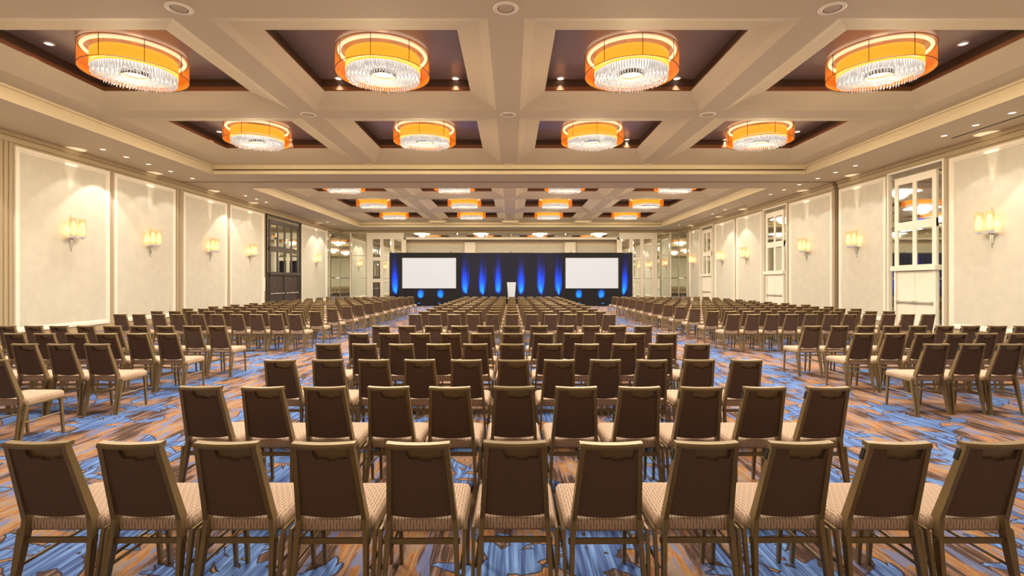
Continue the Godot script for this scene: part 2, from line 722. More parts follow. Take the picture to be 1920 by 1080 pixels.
func make_ceiling() -> void:
	var c := structure("ceiling", "cream coffered ceiling with deep beams and dark recessed panels")
	var side := 12.22
	var slab := func(called: String, x0: float, x1: float, d0: float, d1: float, y0: float, y1: float, m: Material) -> void:
		part(called, span(x0, x1, y0, y1, -d1, -d0), m, c)
	slab.call("roof_slab", X_LEFT - 0.3, X_RIGHT + 0.3, D_REAR - 0.3, D_BACK + 0.3, 7.3, 7.5, M.ceiling_paint)
	slab.call("soffit", X_LEFT, X_MID - side, D_REAR, D_BACK, Y_SOFFIT, Y_SOFFIT + 0.12, M.ceiling_paint)
	slab.call("soffit", X_MID + side, X_RIGHT, D_REAR, D_BACK, Y_SOFFIT, Y_SOFFIT + 0.12, M.ceiling_paint)
	slab.call("soffit", X_MID - side, X_MID + side, D_REAR, GROUPS[0].near, Y_SOFFIT, Y_SOFFIT + 0.12, M.ceiling_paint)
	slab.call("soffit", X_MID - side, X_MID + side, GROUPS[0].far, GROUPS[1].near, Y_SOFFIT, Y_SOFFIT + 0.12, M.ceiling_paint)
	slab.call("soffit", X_MID - side, X_MID + side, GROUPS[1].far, D_BACK, Y_SOFFIT, Y_SOFFIT + 0.12, M.ceiling_paint)
	slab.call("partition_track", X_LEFT, X_RIGHT, 22.6, 22.68, Y_SOFFIT - 0.012, Y_SOFFIT, M.grille)
	slab.call("partition_track", X_LEFT, X_RIGHT, 22.8, 22.83, Y_SOFFIT - 0.012, Y_SOFFIT, M.grille)
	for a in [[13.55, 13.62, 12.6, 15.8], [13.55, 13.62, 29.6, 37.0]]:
		slab.call("air_slot_shade", a[0], a[1], a[2], a[3], Y_SOFFIT - 0.006, Y_SOFFIT, M.black_metal)  # flat strip, its black painted for the shade inside a slot diffuser
	for g in GROUPS:
		var n: float = g.near
		var f: float = g.far
		# fascias round the raised field: the long sides plain, the ends with a lip and a shadow slot
		for s in [-1, 1]:
			var x: float = X_MID + s * side
			slab.call("fascia", x, x + s * 0.1, n - 0.1, f + 0.1, Y_SOFFIT + 0.12, 7.3, M.ceiling_paint)
			slab.call("cove_moulding", x - s * 0.05, x, n, f, Y_BEAM - 0.07, Y_BEAM, M.ceiling_paint)
		for e in [[f, 1.0], [n, -1.0]]:
			slab.call("fascia", X_MID - side, X_MID + side, e[0], e[0] + e[1] * 0.1, Y_SOFFIT + 0.12, 7.3, M.ceiling_paint)
			slab.call("fascia_lip", X_MID - side + 0.02, X_MID + side - 0.02, e[0], e[0] - e[1] * 0.3, Y_SOFFIT, Y_SOFFIT + 0.13, M.ceiling_paint)
			slab.call("fascia_lip", X_MID - side + 0.02, X_MID + side - 0.02, e[0], e[0] - e[1] * 0.3, Y_SOFFIT + 0.21, Y_BEAM, M.ceiling_paint)
		# beams: long ones through, cross ones between
		for x in [[-side, -11.45], [-6.075, -5.405], [-0.335, 0.335], [5.405, 6.075], [11.45, side]]:
			slab.call("beam", X_MID + x[0], X_MID + x[1], n, f, Y_BEAM, Y_BEAM + 0.3, M.ceiling_paint)
		var bays: Array = g.bays
		var cuts := [[n, bays[0][0]], [bays[0][1], bays[1][0]], [bays[1][1], bays[2][0]], [bays[2][1], f]]
		for z in cuts:
			for x in BAYS_X:
				slab.call("beam", X_MID + x[0], X_MID + x[1], z[0], z[1], Y_BEAM, Y_BEAM + 0.3, M.ceiling_paint)
		for r in 3:
			for k in 4:
				make_coffer(c, BAYS_X[k], BAY_MID_X[k], bays[r], g.mid[r])
	# brackets under the long beams at the stage end
	for k in 3:
		var bx: float = X_MID + (k - 1) * 5.74
		var bst := begin()
		loft(bst, [section(Vector3(bx, Y_BEAM - 0.17, -40.5), 0.95, 0.5), section(Vector3(bx, Y_BEAM, -40.5), 1.5, 0.62)])
		part("beam_bracket", done(bst), M.ceiling_paint, c)
	# round grilles at the crossings
	var cone := begin(true)
	lathe(cone, [Vector2(0.13, 0), Vector2(0.15, -0.006), Vector2(0.15, 0.0)], 28)
	var disc := done(cone)
	var rim_st := begin(true)
	lathe(rim_st, [Vector2(0.15, -0.002), Vector2(0.155, -0.012), Vector2(0.205, -0.012), Vector2(0.222, -0.004), Vector2(0.222, 0.0)], 28, Vector3.ZERO, false)
	var rim := done(rim_st)
	var rows := [9.0, 14.72, 21.08, 29.5, 35.2]
	for r in rows.size():
		for k in 3:
			var t := thing("ceiling_speaker", "round ceiling speaker, %s beam crossing from rear, %s beam from dark doors" % [ORD[r + 1], ORD[k + 1]], "speaker", Vector3(X_MID + (k - 1) * 5.74, Y_BEAM, -rows[r]), 0.0, "ceiling speakers at the beam crossings")
			part("rim", rim, M.white_paint, t)
			part("grille", disc, M.grille, t)


func make_coffer(c: Node, bx: Array, mx: float, bz: Array, mz: float) -> void:
	var t := Node3D.new()
	t.name = "coffer"
	c.add_child(t, true)
	var x0: float = X_MID + bx[0]
	var x1: float = X_MID + bx[1]
	var d0: float = bz[0]
	var d1: float = bz[1]
	var h := 1.9
	var hz := 1.62
	var px: float = X_MID + mx
	var m := mz - 0.15
	var a0 := lerpf(x0, px - h, 0.3)
	var a1 := lerpf(x1, px + h, 0.3)
	var c0 := lerpf(d0, m - hz, 0.3)
	var c1 := lerpf(d1, m + hz, 0.3)
	var st := begin()
	# seen from inside, so the rings run from the top down
	loft(st, [up_rect(px - h, px + h, m - hz, m + hz, Y_LIP), up_rect(a0, a1, c0, c1, Y_BEAM + 0.06), up_rect(x0, x1, d0, d1, Y_BEAM)], false)
	part("sloped_frame", done(st), M.ceiling_paint, t)
	var w := h + 0.12
	var wz := hz + 0.12
	st = begin()
	loft(st, [up_rect(px - w, px + w, m - wz, m + wz, Y_LIP + 0.16), up_rect(px - w, px + w, m - wz, m + wz, Y_LIP + 0.03), up_rect(px - h, px + h, m - hz, m + hz, Y_LIP + 0.03), up_rect(px - h, px + h, m - hz, m + hz, Y_LIP)], false)
	part("copper_trim", done(st), M.copper_trim, t)
	st = begin()
	loft(st, [up_rect(px - w, px + w, m - wz, m + wz, Y_PANEL), up_rect(px - w, px + w, m - wz, m + wz, Y_LIP + 0.16)], false)
	part("recess_side", done(st), M.recess_brown, t)
	part("panel", span(px - w - 0.05, px + w + 0.05, Y_PANEL, Y_PANEL + 0.05, -m - wz - 0.05, -m + wz + 0.05), M.panel_dark, t)


# ------------------------------------------------------------------ lamps
func chandelier_parts() -> Dictionary:
	var p := {}
	var r := 1.06
	var hgt := 0.48
	var st := begin(true)
	lathe(st, [Vector2(r, 0), Vector2(r, hgt)], 64, Vector3.ZERO, false)
	p.shade = done(st)
	st = begin(true)
	lathe(st, [Vector2(0.84, 0.03), Vector2(0.84, hgt - 0.1)], 48, Vector3.ZERO, false)
	p.core = done(st)
	st = begin(true)
	lathe(st, [Vector2(0.99, hgt - 0.06), Vector2(1.01, hgt - 0.03), Vector2(0.99, hgt), Vector2(0.94, hgt), Vector2(0.94, hgt - 0.06), Vector2(0.99, hgt - 0.06)], 48, Vector3.ZERO, false)
	p.tube = done(st)
	p.rims = []
	for y in [0.0, hgt]:
		st = begin(true)
		lathe(st, [Vector2(r - 0.007, y), Vector2(r + 0.007, y - 0.006), Vector2(r + 0.009, y + 0.006), Vector2(r - 0.007, y + 0.008), Vector2(r - 0.007, y)], 64, Vector3.ZERO, false)
		p.rims.append(done(st))
	p.rib = box_mesh(Vector3(r + 0.003, hgt / 2, 0), Vector3(0.008, hgt, 0.011))
	st = begin(true)
	lathe(st, [Vector2(0.0, 0.05), Vector2(0.82, 0.05), Vector2(0.84, 0.07), Vector2(0.84, 0.1)], 48, Vector3.ZERO, false)
	p.diffuser = done(st)
	# glass drops in rings
	st = begin()
	var g := RandomNumberGenerator.new()
	g.seed = 5
	for k in 7:
		var rr := 0.82 - k * 0.085
		var count := int(TAU * rr / 0.062)
		for i in count:
			var a := TAU * (i + 0.5 * (k % 2)) / count + g.randf_range(-0.01, 0.01)
			var at := Vector3(rr * cos(a), 0, rr * sin(a))
			var y0 := 0.05 - (0.13 if k < 2 else 0.09) - g.randf_range(0.0, 0.05)
			loft(st, [ring(at + Vector3(0, y0, 0), 0.004, 4), ring(at + Vector3(0, y0 + 0.02, 0), 0.013, 4), ring(at + Vector3(0, 0.05, 0), 0.008, 4)])
	p.drops = done(st)
	st = begin(true)
	lathe(st, [Vector2(0.27, -0.05), Vector2(0.285, -0.05), Vector2(0.285, 0.05), Vector2(0.27, 0.05), Vector2(0.27, -0.05)], 32, Vector3.ZERO, false)
	p.inner = done(st)
	st = begin()
	rod(st, Vector3(0, 0.1, 0), Vector3(0, Y_PANEL - 6.53, 0), 0.03, 0.03, 10)
	p.stem = done(st)
	st = begin(true)
	lathe(st, [Vector2(0.35, Y_PANEL - 6.53 - 0.05), Vector2(0.35, Y_PANEL - 6.53)], 24)
	p.canopy = done(st)
	return p


func make_chandeliers() -> void:
	var p := chandelier_parts()
	var n := 0
	for gi in 2:
		for r in 3:
			for k in 4:
				var row_from_stage := 6 - (gi * 3 + r)
				var t := thing("chandelier", "orange drum chandelier with crystal drops, %s coffer from dark doors, %s row from stage" % [ORD[k + 1], ORD[row_from_stage]], "chandelier",
					Vector3(X_MID + BAY_MID_X[k], 6.53, -GROUPS[gi].mid[r]), 0.0, "drum chandeliers in the coffers")
				part("drum_shade", p.shade, M.organza, t)
				part("inner_drum", p.core, M.drum_core, t)
				part("light_ring", p.tube, M.drum_rim_light, t)
				for m in p.rims: part("shade_rim", m, M.recess_brown, t)
				for i in 8:
					var o := part("shade_rib", p.rib, M.recess_brown, t)
					o.rotation.y = TAU * (i + 0.5) / 8 + 0.39
				part("diffuser", p.diffuser, M.diffuser_lit, t)
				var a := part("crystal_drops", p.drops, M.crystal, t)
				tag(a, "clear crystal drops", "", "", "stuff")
				part("inner_ring", p.inner, M.recess_brown, t)
				part("stem", p.stem, M.copper_trim, t)
				part("canopy", p.canopy, M.copper_trim, t)
				area(Vector3(0, -0.14, 0), 1.3, Color8(252, 248, 232), CHANDELIER, t)
				omni(Vector3(0, -0.17, 0), Color8(255, 226, 180), DRUM_GLOW, 0.3, t)
				omni(Vector3(0, 0.45, 0), Color8(255, 140, 40), 0.5, 0.1, t)
				n += 1


func at_pixel(px: float, py: float, y: float) -> Vector3:
	# the point of the level plane at height y that the picture shows at that pixel
	var d := FOCAL * (y - EYE) / (AXIS.y - py)
	return Vector3((px - AXIS.x) * d / FOCAL, y, -d)


func make_downlights() -> void:
	var st := begin(true)
	lathe(st, [Vector2(0.075, 0.0), Vector2(0.08, -0.012), Vector2(0.105, -0.012), Vector2(0.112, -0.003), Vector2(0.112, 0.0)], 20, Vector3.ZERO, false)
	var rim := done(st)
	st = begin(true)
	lathe(st, [Vector2(0.0, -0.006), Vector2(0.078, -0.006), Vector2(0.078, 0.0)], 16, Vector3.ZERO, false)
	var lens := done(st)
	var rows := [
		["dark-door", X_LEFT + 1.1, [3.5, 6.0, 8.5, 11.0, 13.2, 17.1, 18.15, 19.25, 20.5, 21.9, 26.3, 27.4, 28.5, 38.0, 39.4], [4, 6, 10, 13, 14]],
		["white-door", X_RIGHT - 1.3, [3.5, 6.0, 8.5, 11.0, 13.4, 14.45, 15.5, 19.5, 20.7, 21.9, 23.3, 24.6, 25.9, 31.4, 33.4, 40.0], [4, 13, 14]]]
	for w in rows:
		var list: Array = w[2]
		for i in list.size():
			var t := thing("recessed_downlight", "recessed soffit downlight, %s along the %s wall counted from the rear" % [ORD[i + 1], w[0]], "downlight", Vector3(w[1], Y_SOFFIT, -list[i]), 0.0, "soffit downlights")
			part("rim", rim, M.white_paint, t)
			part("lens", lens, M.downlight_lens, t)
			spot(Vector3(0, -0.03, 0), Vector3(-0.12 if w[1] < 0 else 0.12, -1, 0), Color8(255, 248, 236), DOWNLIGHT * (1.0 if i in w[3] else 0.3), 42.0, 0.2, 0.04, t)
	var lit := [[92, 82], [635, 147], [854, 147], [1051, 147], [1269, 147], [1806, 82], [411, 247], [544, 262], [1175.6, 261.7], [1360, 262], [1495, 247]]
	for i in lit.size():
		var p := at_pixel(lit[i][0], lit[i][1], Y_PANEL - 0.005)
		var t := thing("coffer_downlight", "small bright downlight in dark coffer panel, %s such light counted from dark doors" % ORD[i + 1], "downlight", p, 0.0, "coffer downlights")
		part("rim", rim, M.white_paint, t)
		part("lens", lens, M.downlight_lens, t)
		spot(Vector3(0, -0.03, 0), Vector3(0, -1, 0), Color8(255, 242, 224), 4.0, 48.0 if i in [0, 5, 6, 10] else 26.0, 0.5, 0.05, t)
	for q in [[884, 265.5, "dark-door"], [1018, 265.5, "white-door"]]:
		var p := at_pixel(q[0], q[1], Y_PANEL)
		var t := thing("ceiling_grille", "unlit round grille in dark coffer panel beside central beam, %s side" % q[2], "grille", p, 0.0, "coffer grilles")
		var s2 := begin(true)
		lathe(s2, [Vector2(0.0, -0.012), Vector2(0.14, -0.012), Vector2(0.17, -0.004), Vector2(0.17, 0.0)], 24, Vector3.ZERO, false)
		part("face", done(s2), M.grille, t)


func make_sconces() -> void:
	var st := begin(true)
	lathe(st, [Vector2(0.1, 0.0), Vector2(0.104, 0.6)], 24, Vector3.ZERO, false)
	var shade := done(st)
	st = begin(true)
	lathe(st, [Vector2(0.0, 0.05), Vector2(0.06, 0.06), Vector2(0.078, 0.14), Vector2(0.078, 0.28), Vector2(0.06, 0.4), Vector2(0.03, 0.48), Vector2(0.0, 0.5)], 16, Vector3.ZERO, false)
	var bulb := done(st)
	st = begin(true)
	lathe(st, [Vector2(0.125, -0.05), Vector2(0.13, -0.03), Vector2(0.11, -0.02), Vector2(0.13, -0.01), Vector2(0.118, 0.0)], 20)
	var cup := done(st)
	st = begin()
	rod(st, Vector3(0, -0.5, 0.02), Vector3(0, 0.72, 0.02), 0.012, 0.008, 8)
	soft_box(st, Vector3(0, -0.2, 0.012), Vector3(0.12, 0.3, 0.024), 0.004)
	var stem := done(st)
	var arm := box_mesh(Vector3(0, -0.06, 0.15), Vector3(0.44, 0.025, 0.26), 0.005)
	var lists := [["dark-door", X_LEFT, PI / 2, [13.3, 17.1, 20.85, 25.0, 28.8, 38.6]], ["white-door", X_RIGHT, -PI / 2, [15.3, 21.3, 24.9, 31.3, 34.9, 40.4]]]
	for w in lists:
		var list: Array = w[3]
		for i in list.size():
			var x: float = w[1] + (0.03 if w[1] < 0 else -0.03)
			var t := thing("wall_sconce", "twin-shade glowing wall sconce, %s along the %s wall counted from the rear" % [ORD[i + 1], w[0]], "sconce", Vector3(x, 3.25, -list[i]), w[2], "wall sconces")
			part("stem", stem, M.chrome, t)
			part("arm", arm, M.chrome, t)
			for s in [-1, 1]:
				var o := part("shade", shade, M.sconce_shade, t, Vector3(s * 0.18, 0, 0.24))
				part("bulb", bulb, M.sconce_bulb, o)
				part("crystal_cup", cup, M.crystal, o)
				omni(Vector3(s * 0.1, 0.22, 0.09), Color8(255, 184, 100), SCONCE, 0.05, t)
			spot(Vector3(0, 0.66, 0.13), Vector3(0, 1, 0), Color8(255, 240, 214), 7.0, 9.0, 0.4, 0.02, t)


# ------------------------------------------------------------------ walls and doors
func wall_panel(parent: Node, x0: float, x1: float, y0 := 0.22, y1 := 5.78) -> void:
	var a := minf(x0, x1)
	var b := maxf(x0, x1)
	part("panel_field", span(a + 0.1, b - 0.1, y0 + 0.1, y1 - 0.1, 0.0, 0.03), M.wallcovering, parent)
	part("panel_frame", frame_mesh(b - a, y1 - y0, [Vector2(0, 0), Vector2(0, 0.06), Vector2(0.02, 0.075), Vector2(0.1, 0.075), Vector2(0.12, 0.055), Vector2(0.15, 0.05), Vector2(0.165, 0.03)]), M.white_paint, parent, Vector3((a + b) / 2, (y0 + y1) / 2, 0))


func pilaster(parent: Node, x: float, w: float, out := 0.03) -> void:
	part("reveal_strip", span(x - w / 2, x + w / 2, 0.2, 5.86, 0.0, out), M.wall_taupe, parent)


func pane(parent: Node, x0: float, x1: float, y0: float, y1: float, z: float) -> void:
	# a bevelled mirror pane
	var st := begin()
	var c := Vector2((x0 + x1) / 2, (y0 + y1) / 2)
	var hx := absf(x1 - x0) / 2
	var hy := absf(y1 - y0) / 2
	var rings := []
	for p in [Vector2(0, 0), Vector2(0, 0.008), Vector2(0.025, 0.012)]:
		rings.append(PackedVector3Array([Vector3(c.x - hx + p.x, c.y - hy + p.x, z + p.y), Vector3(c.x + hx - p.x, c.y - hy + p.x, z + p.y), Vector3(c.x + hx - p.x, c.y + hy - p.x, z + p.y), Vector3(c.x - hx + p.x, c.y + hy - p.x, z + p.y)]))
	loft(st, rings)
	part("mirror_pane", done(st), M.mirror, parent)


func push_bar(parent: Node, x: float, w: float, z: float) -> void:
	var o := part("push_bar", span(x - w / 2, x + w / 2, 0.98, 1.04, z + 0.05, z + 0.085, 0.008), M.steel, parent)
	for s in [-1, 1]:
		part("bar_mount", span(x + s * w / 2 - 0.05, x + s * w / 2 + 0.05, 0.96, 1.06, z, z + 0.07, 0.008), M.steel, o)


func door_unit(called: String, label: String, at: Vector3, turn: float, w: float, paint: Material, casing: Material, columns: int, leaf_pairs: int, side_w: float) -> void:
	# w wide, centred on its own x = 0: mirror surround, portal with panes over a header shelf, double doors below
	var t := structure(called, label, at, turn)
	var h := 5.84
	part("casing", frame_mesh(w, h, [Vector2(0, 0), Vector2(0, 0.1), Vector2(0.07, 0.1), Vector2(0.07, 0.0)]), casing, t, Vector3(0, h / 2, 0))
	var inner := w / 2 - 0.08
	var portal := inner - side_w
	for s in [-1, 1]:
		for k in 3:
			pane(t, s * inner, s * portal, 0.02 + k * 1.85, 0.02 + (k + 1) * 1.85 - 0.02, 0.01)
	var tops := columns + 1
	for k in tops:
		pane(t, -inner + k * 2 * inner / tops + 0.005, -inner + (k + 1) * 2 * inner / tops - 0.005, 5.57, 5.76, 0.01)
	# portal
	var stile := 0.17 if columns == 2 else 0.2
	var z := 0.07
	part("head_rail", span(-portal, portal, 5.3, 5.56, 0.0, z, 0.006), paint, t)
	part("middle_rail", span(-portal, portal, 3.62, 3.92, 0.0, z, 0.006), paint, t)
	part("header_shelf", span(-portal - 0.08, portal + 0.08, 2.14, 2.32, 0.0, 0.18, 0.012), paint, t)
	for k in columns + 1:
		var x := -portal + stile / 2 + k * (2 * portal - stile) / columns
		part("stile", span(x - stile / 2, x + stile / 2, 2.32, 5.3, 0.0, z - 0.004), paint, t)
	for k in columns:
		var step := (2 * portal - stile) / columns
		var x0 := -portal + stile + k * step
		var x1 := x0 + step - stile
		pane(t, x0, x1, 2.33, 3.61, 0.03)
		pane(t, x0, x1, 3.93, 5.29, 0.03)
	# doors
	for s in [-1, 1]:
		part("jamb", span(s * portal, s * (portal - 0.1), 0.0, 2.14, 0.0, 0.09, 0.006), paint, t)
	var room := 2 * (portal - 0.1)
	var post := 0.3 if leaf_pairs > 1 else 0.0
	var each := (room - post * (leaf_pairs - 1)) / leaf_pairs
	for k in leaf_pairs:
		var x0 := -room / 2 + k * (each + post)
		if k > 0: part("door_post", span(x0 - post, x0, 0.0, 2.14, 0.0, 0.09, 0.006), paint, t)
		for s in 2:
			var a := x0 + s * each / 2 + 0.006
			var b := x0 + (s + 1) * each / 2 - 0.006
			var d := part("door_leaf", span(a, b, 0.015, 2.13, 0.0, 0.045, 0.005), paint, t)
			push_bar(d, (a + b) / 2, (b - a) * 0.86, 0.045)


func make_walls() -> void:
	# left wall: its own x runs with depth
	var l := structure("wall_left", "taupe side wall with framed pale panels, the wall with the dark doors", Vector3(X_LEFT, 0, 0), PI / 2)
	part("backing", span(D_REAR - 0.3, D_BACK + 0.3, 0.0, 7.3, -0.3, 0.0), M.wall_taupe, l)
	for p in [[-0.8, 2.8], [3.0, 6.7], [6.9, 10.6], [11.0, 14.6], [15.16, 18.73], [18.95, 22.4], [22.95, 26.45], [26.75, 30.4], [35.85, 40.7]]:
		wall_panel(l, p[0], p[1])
	for x in [14.72, 14.9, 15.05, 22.55, 22.78]: pilaster(l, x, 0.08)
	for a in [[5.86, 6.0, 0.05], [6.0, 6.03, 0.03], [6.03, 6.17, 0.1]]:
		part("crown_moulding", span(D_REAR, D_BACK, a[0], a[1], 0.0, a[2]), M.wall_taupe, l)
	for k in 3:
		pane(l, 40.9, 43.9, 0.2 + k * 1.88, 0.2 + (k + 1) * 1.88 - 0.02, 0.02)
	part("mirror_post", span(40.75, 40.88, 0.0, 5.86, 0.0, 0.08, 0.006), M.white_paint, l)
	part("wall_switch", span(30.46, 30.58, 1.2, 2.0, 0.0, 0.05, 0.006), M.white_paint, l)
	var r := structure("wall_right", "taupe side wall with framed pale panels, the wall with white doors", Vector3(X_RIGHT, 0, 0), -PI / 2)
	part("backing", span(-D_REAR + 0.3, -22.53, 0.0, 7.3, -0.3, 0.0), M.wall_taupe, r)
	part("backing", span(-22.81, -D_BACK - 0.3, 0.0, 7.3, -0.3, 0.0), M.wall_taupe, r)
	# the pocket into which the folding partition slides, with the edge of the partition in it
	part("partition_pocket", span(-22.4, -22.94, 0.0, 7.3, -1.1, -1.0), M.wall_taupe, r)
	part("partition_pocket", span(-22.4, -22.53, 0.0, 7.3, -1.0, -0.3), M.wall_taupe, r)
	part("partition_pocket", span(-22.81, -22.94, 0.0, 7.3, -1.0, -0.3), M.wall_taupe, r)
	part("partition_edge", span(-22.58, -22.76, 0.02, 6.1, -0.95, -0.12, 0.01), M.partition, r)
	for p in [[-0.8, 2.8], [3.0, 6.7], [6.9, 10.6], [10.8, 13.0], [13.2, 16.78], [19.62, 22.44], [22.92, 26.45], [29.35, 32.65], [32.92, 36.15], [39.05, 41.25]]:
		wall_panel(r, -p[0], -p[1])
	for a in [[5.86, 6.0, 0.05], [6.0, 6.03, 0.03], [6.03, 6.17, 0.1]]:
		part("crown_moulding", span(-D_REAR, -22.52, a[0], a[1], 0.0, a[2]), M.wall_taupe, r)
		part("crown_moulding", span(-22.82, -D_BACK, a[0], a[1], 0.0, a[2]), M.wall_taupe, r)
	for k in 3:
		pane(r, -41.4, -43.9, 0.2 + k * 1.88, 0.2 + (k + 1) * 1.88 - 0.02, 0.02)
	part("mirror_post", span(-41.28, -41.38, 0.0, 5.86, 0.0, 0.08, 0.006), M.white_paint, r)
	# rear wall behind the camera
	var q := structure("wall_rear", "plain taupe end wall with pale framed panels", Vector3(0, 0, -D_REAR), PI)
	part("backing", span(-X_RIGHT - 0.3, -X_LEFT + 0.3, 0.0, 7.3, -0.3, 0.0), M.wall_taupe, q)
	for k in 7: wall_panel(q, -14.1 + k * 4.05, -14.1 + k * 4.05 + 3.75)
	for a in [["baseboard_left", X_LEFT, PI / 2, D_REAR, 30.6, 35.8, D_BACK], ["baseboard_right", X_RIGHT, -PI / 2, -D_REAR, -16.9, -19.55, -D_BACK]]:
		var b := structure(a[0], "pale skirting board along the side wall, %s side" % ("dark-door" if a[1] < 0 else "white-door"), Vector3(a[1], 0, 0), a[2])
		part("board", span(a[3], a[4], 0.0, 0.2, 0.0, 0.035, 0.006), M.wall_taupe, b)
		part("board", span(a[5], a[6], 0.0, 0.2, 0.0, 0.035, 0.006), M.wall_taupe, b)
	door_unit("door_1", "dark brown double doors under mirrored panes in the pale side wall", Vector3(X_LEFT, 0, -33.2), PI / 2, 5.0, M.door_brown, M.door_brown, 4, 2, 0.3)
	door_unit("door_2", "white double doors under four mirror panes beside the airwall pocket", Vector3(X_RIGHT, 0, -18.22), -PI / 2, 2.56, M.white_paint, M.white_paint, 2, 1, 0.26)
	door_unit("door_3", "white double doors under four mirror panes halfway to the stage", Vector3(X_RIGHT, 0, -27.9), -PI / 2, 2.56, M.white_paint, M.white_paint, 2, 1, 0.26)
	door_unit("door_4", "white double doors under four mirror panes beside the stage end", Vector3(X_RIGHT, 0, -37.6), -PI / 2, 2.4, M.white_paint, M.white_paint, 2, 1, 0.26)
	make_back_wall()


func make_back_wall() -> void:
	var w := structure("wall_back", "mirrored end wall with white mullions behind the stage drape", Vector3(0, 0, -D_BACK))
	part("backing", span(X_LEFT - 0.3, X_RIGHT + 0.3, 0.0, 7.3, -1.6, -1.4), M.back_beige, w)
	var s := D_BACK / FOCAL
	var px := func(p: float) -> float: return (p - AXIS.x) * s
	var left: float = px.call(757.0)
	var right: float = px.call(1161.0)
	for a in [[X_LEFT, left], [right, X_RIGHT]]:
		part("wing_wall", span(a[0], a[1], 0.0, 7.3, -1.4, 0.0), M.white_paint, w)
	part("lintel", span(left, right, 5.5, 7.3, -1.4, 0.0), M.white_paint, w)
	for a in [[5.95, 6.05, 0.05], [6.05, 6.17, 0.1]]:
		part("crown_moulding", span(X_LEFT + 0.1, X_RIGHT - 0.1, a[0], a[1], 0.0, a[2]), M.wall_taupe, w)
	# mirror frieze
	for k in 8:
		var a: float = lerpf(left, right, k / 8.0)
		pane(w, a + 0.01, lerpf(left, right, (k + 1) / 8.0) - 0.01, 5.56, 5.93, 0.01)
	# opening trim, recessed wall and columns
	part("opening_trim", span(left, left + 0.2, 0.0, 5.52, 0.0, 0.06, 0.01), M.white_paint, w)
	part("opening_trim", span(right - 0.2, right, 0.0, 5.52, 0.0, 0.06, 0.01), M.white_paint, w)
	part("opening_trim", span(left, right, 5.36, 5.54, 0.0, 0.06, 0.01), M.white_paint, w)
	for p in [[869.0, 890.0], [1061.0, 1082.0]]:
		part("column", span(px.call(p[0]), px.call(p[1]), 0.0, 5.2, -1.4, -0.9, 0.02), M.white_paint, w)
	for p in [[762.0, 867.0], [892.0, 1059.0], [1084.0, 1156.0]]:
		part("back_panel", span(px.call(p[0]), px.call(p[1]), 0.3, 4.9, -1.4, -1.36), M.wallcovering, w)
	# wings: tall mirrors by the corners, then white grids of panes
	for p in [[638.0, 656.0], [659.0, 687.0], [1232.0, 1255.0], [1257.0, 1272.0]]:
		for k in 3:
			pane(w, px.call(p[0]), px.call(p[1]), 0.1 + k * 1.94, 0.1 + (k + 1) * 1.94 - 0.02, 0.01)
	for p in [[699.0, 713.0], [719.0, 733.0], [739.0, 753.0], [1166.0, 1180.0], [1187.0, 1200.0], [1207.0, 1222.0]]:
		for y in [[0.1, 1.7], [2.0, 3.55], [3.85, 5.4]]:
			pane(w, px.call(p[0]), px.call(p[1]), y[0], y[1], 0.01)
	for p in [656.5, 688.0, 1224.0, 1256.0]:
		part("mullion", span(px.call(p), px.call(p + 2.2), 0.0, 5.95, 0.0, 0.07, 0.01), M.white_paint, w)


# ------------------------------------------------------------------ stage
func drape_mesh(x0: float, x1: float, y0: float, y1: float, seed_: int, depth := 0.07) -> ArrayMesh:
	var g := FastNoiseLite.new()
	g.seed = seed_
	g.frequency = 0.9
	var st := begin(true)
	var n := int((x1 - x0) / 0.035)
	var low := PackedVector3Array()
	var high := PackedVector3Array()
	for i in n + 1:
		var x := lerpf(x0, x1, float(i) / n)
		var wave := sin(x * 15.0 + 3.0 * g.get_noise_1d(x * 2.0)) * depth * (0.6 + 0.5 * g.get_noise_1d(x + 40.0))
		low.append(Vector3(x, y0, wave))
		high.append(Vector3(x, y1, wave * 0.8))
	loft(st, [low, high], false, false)
	return done(st)


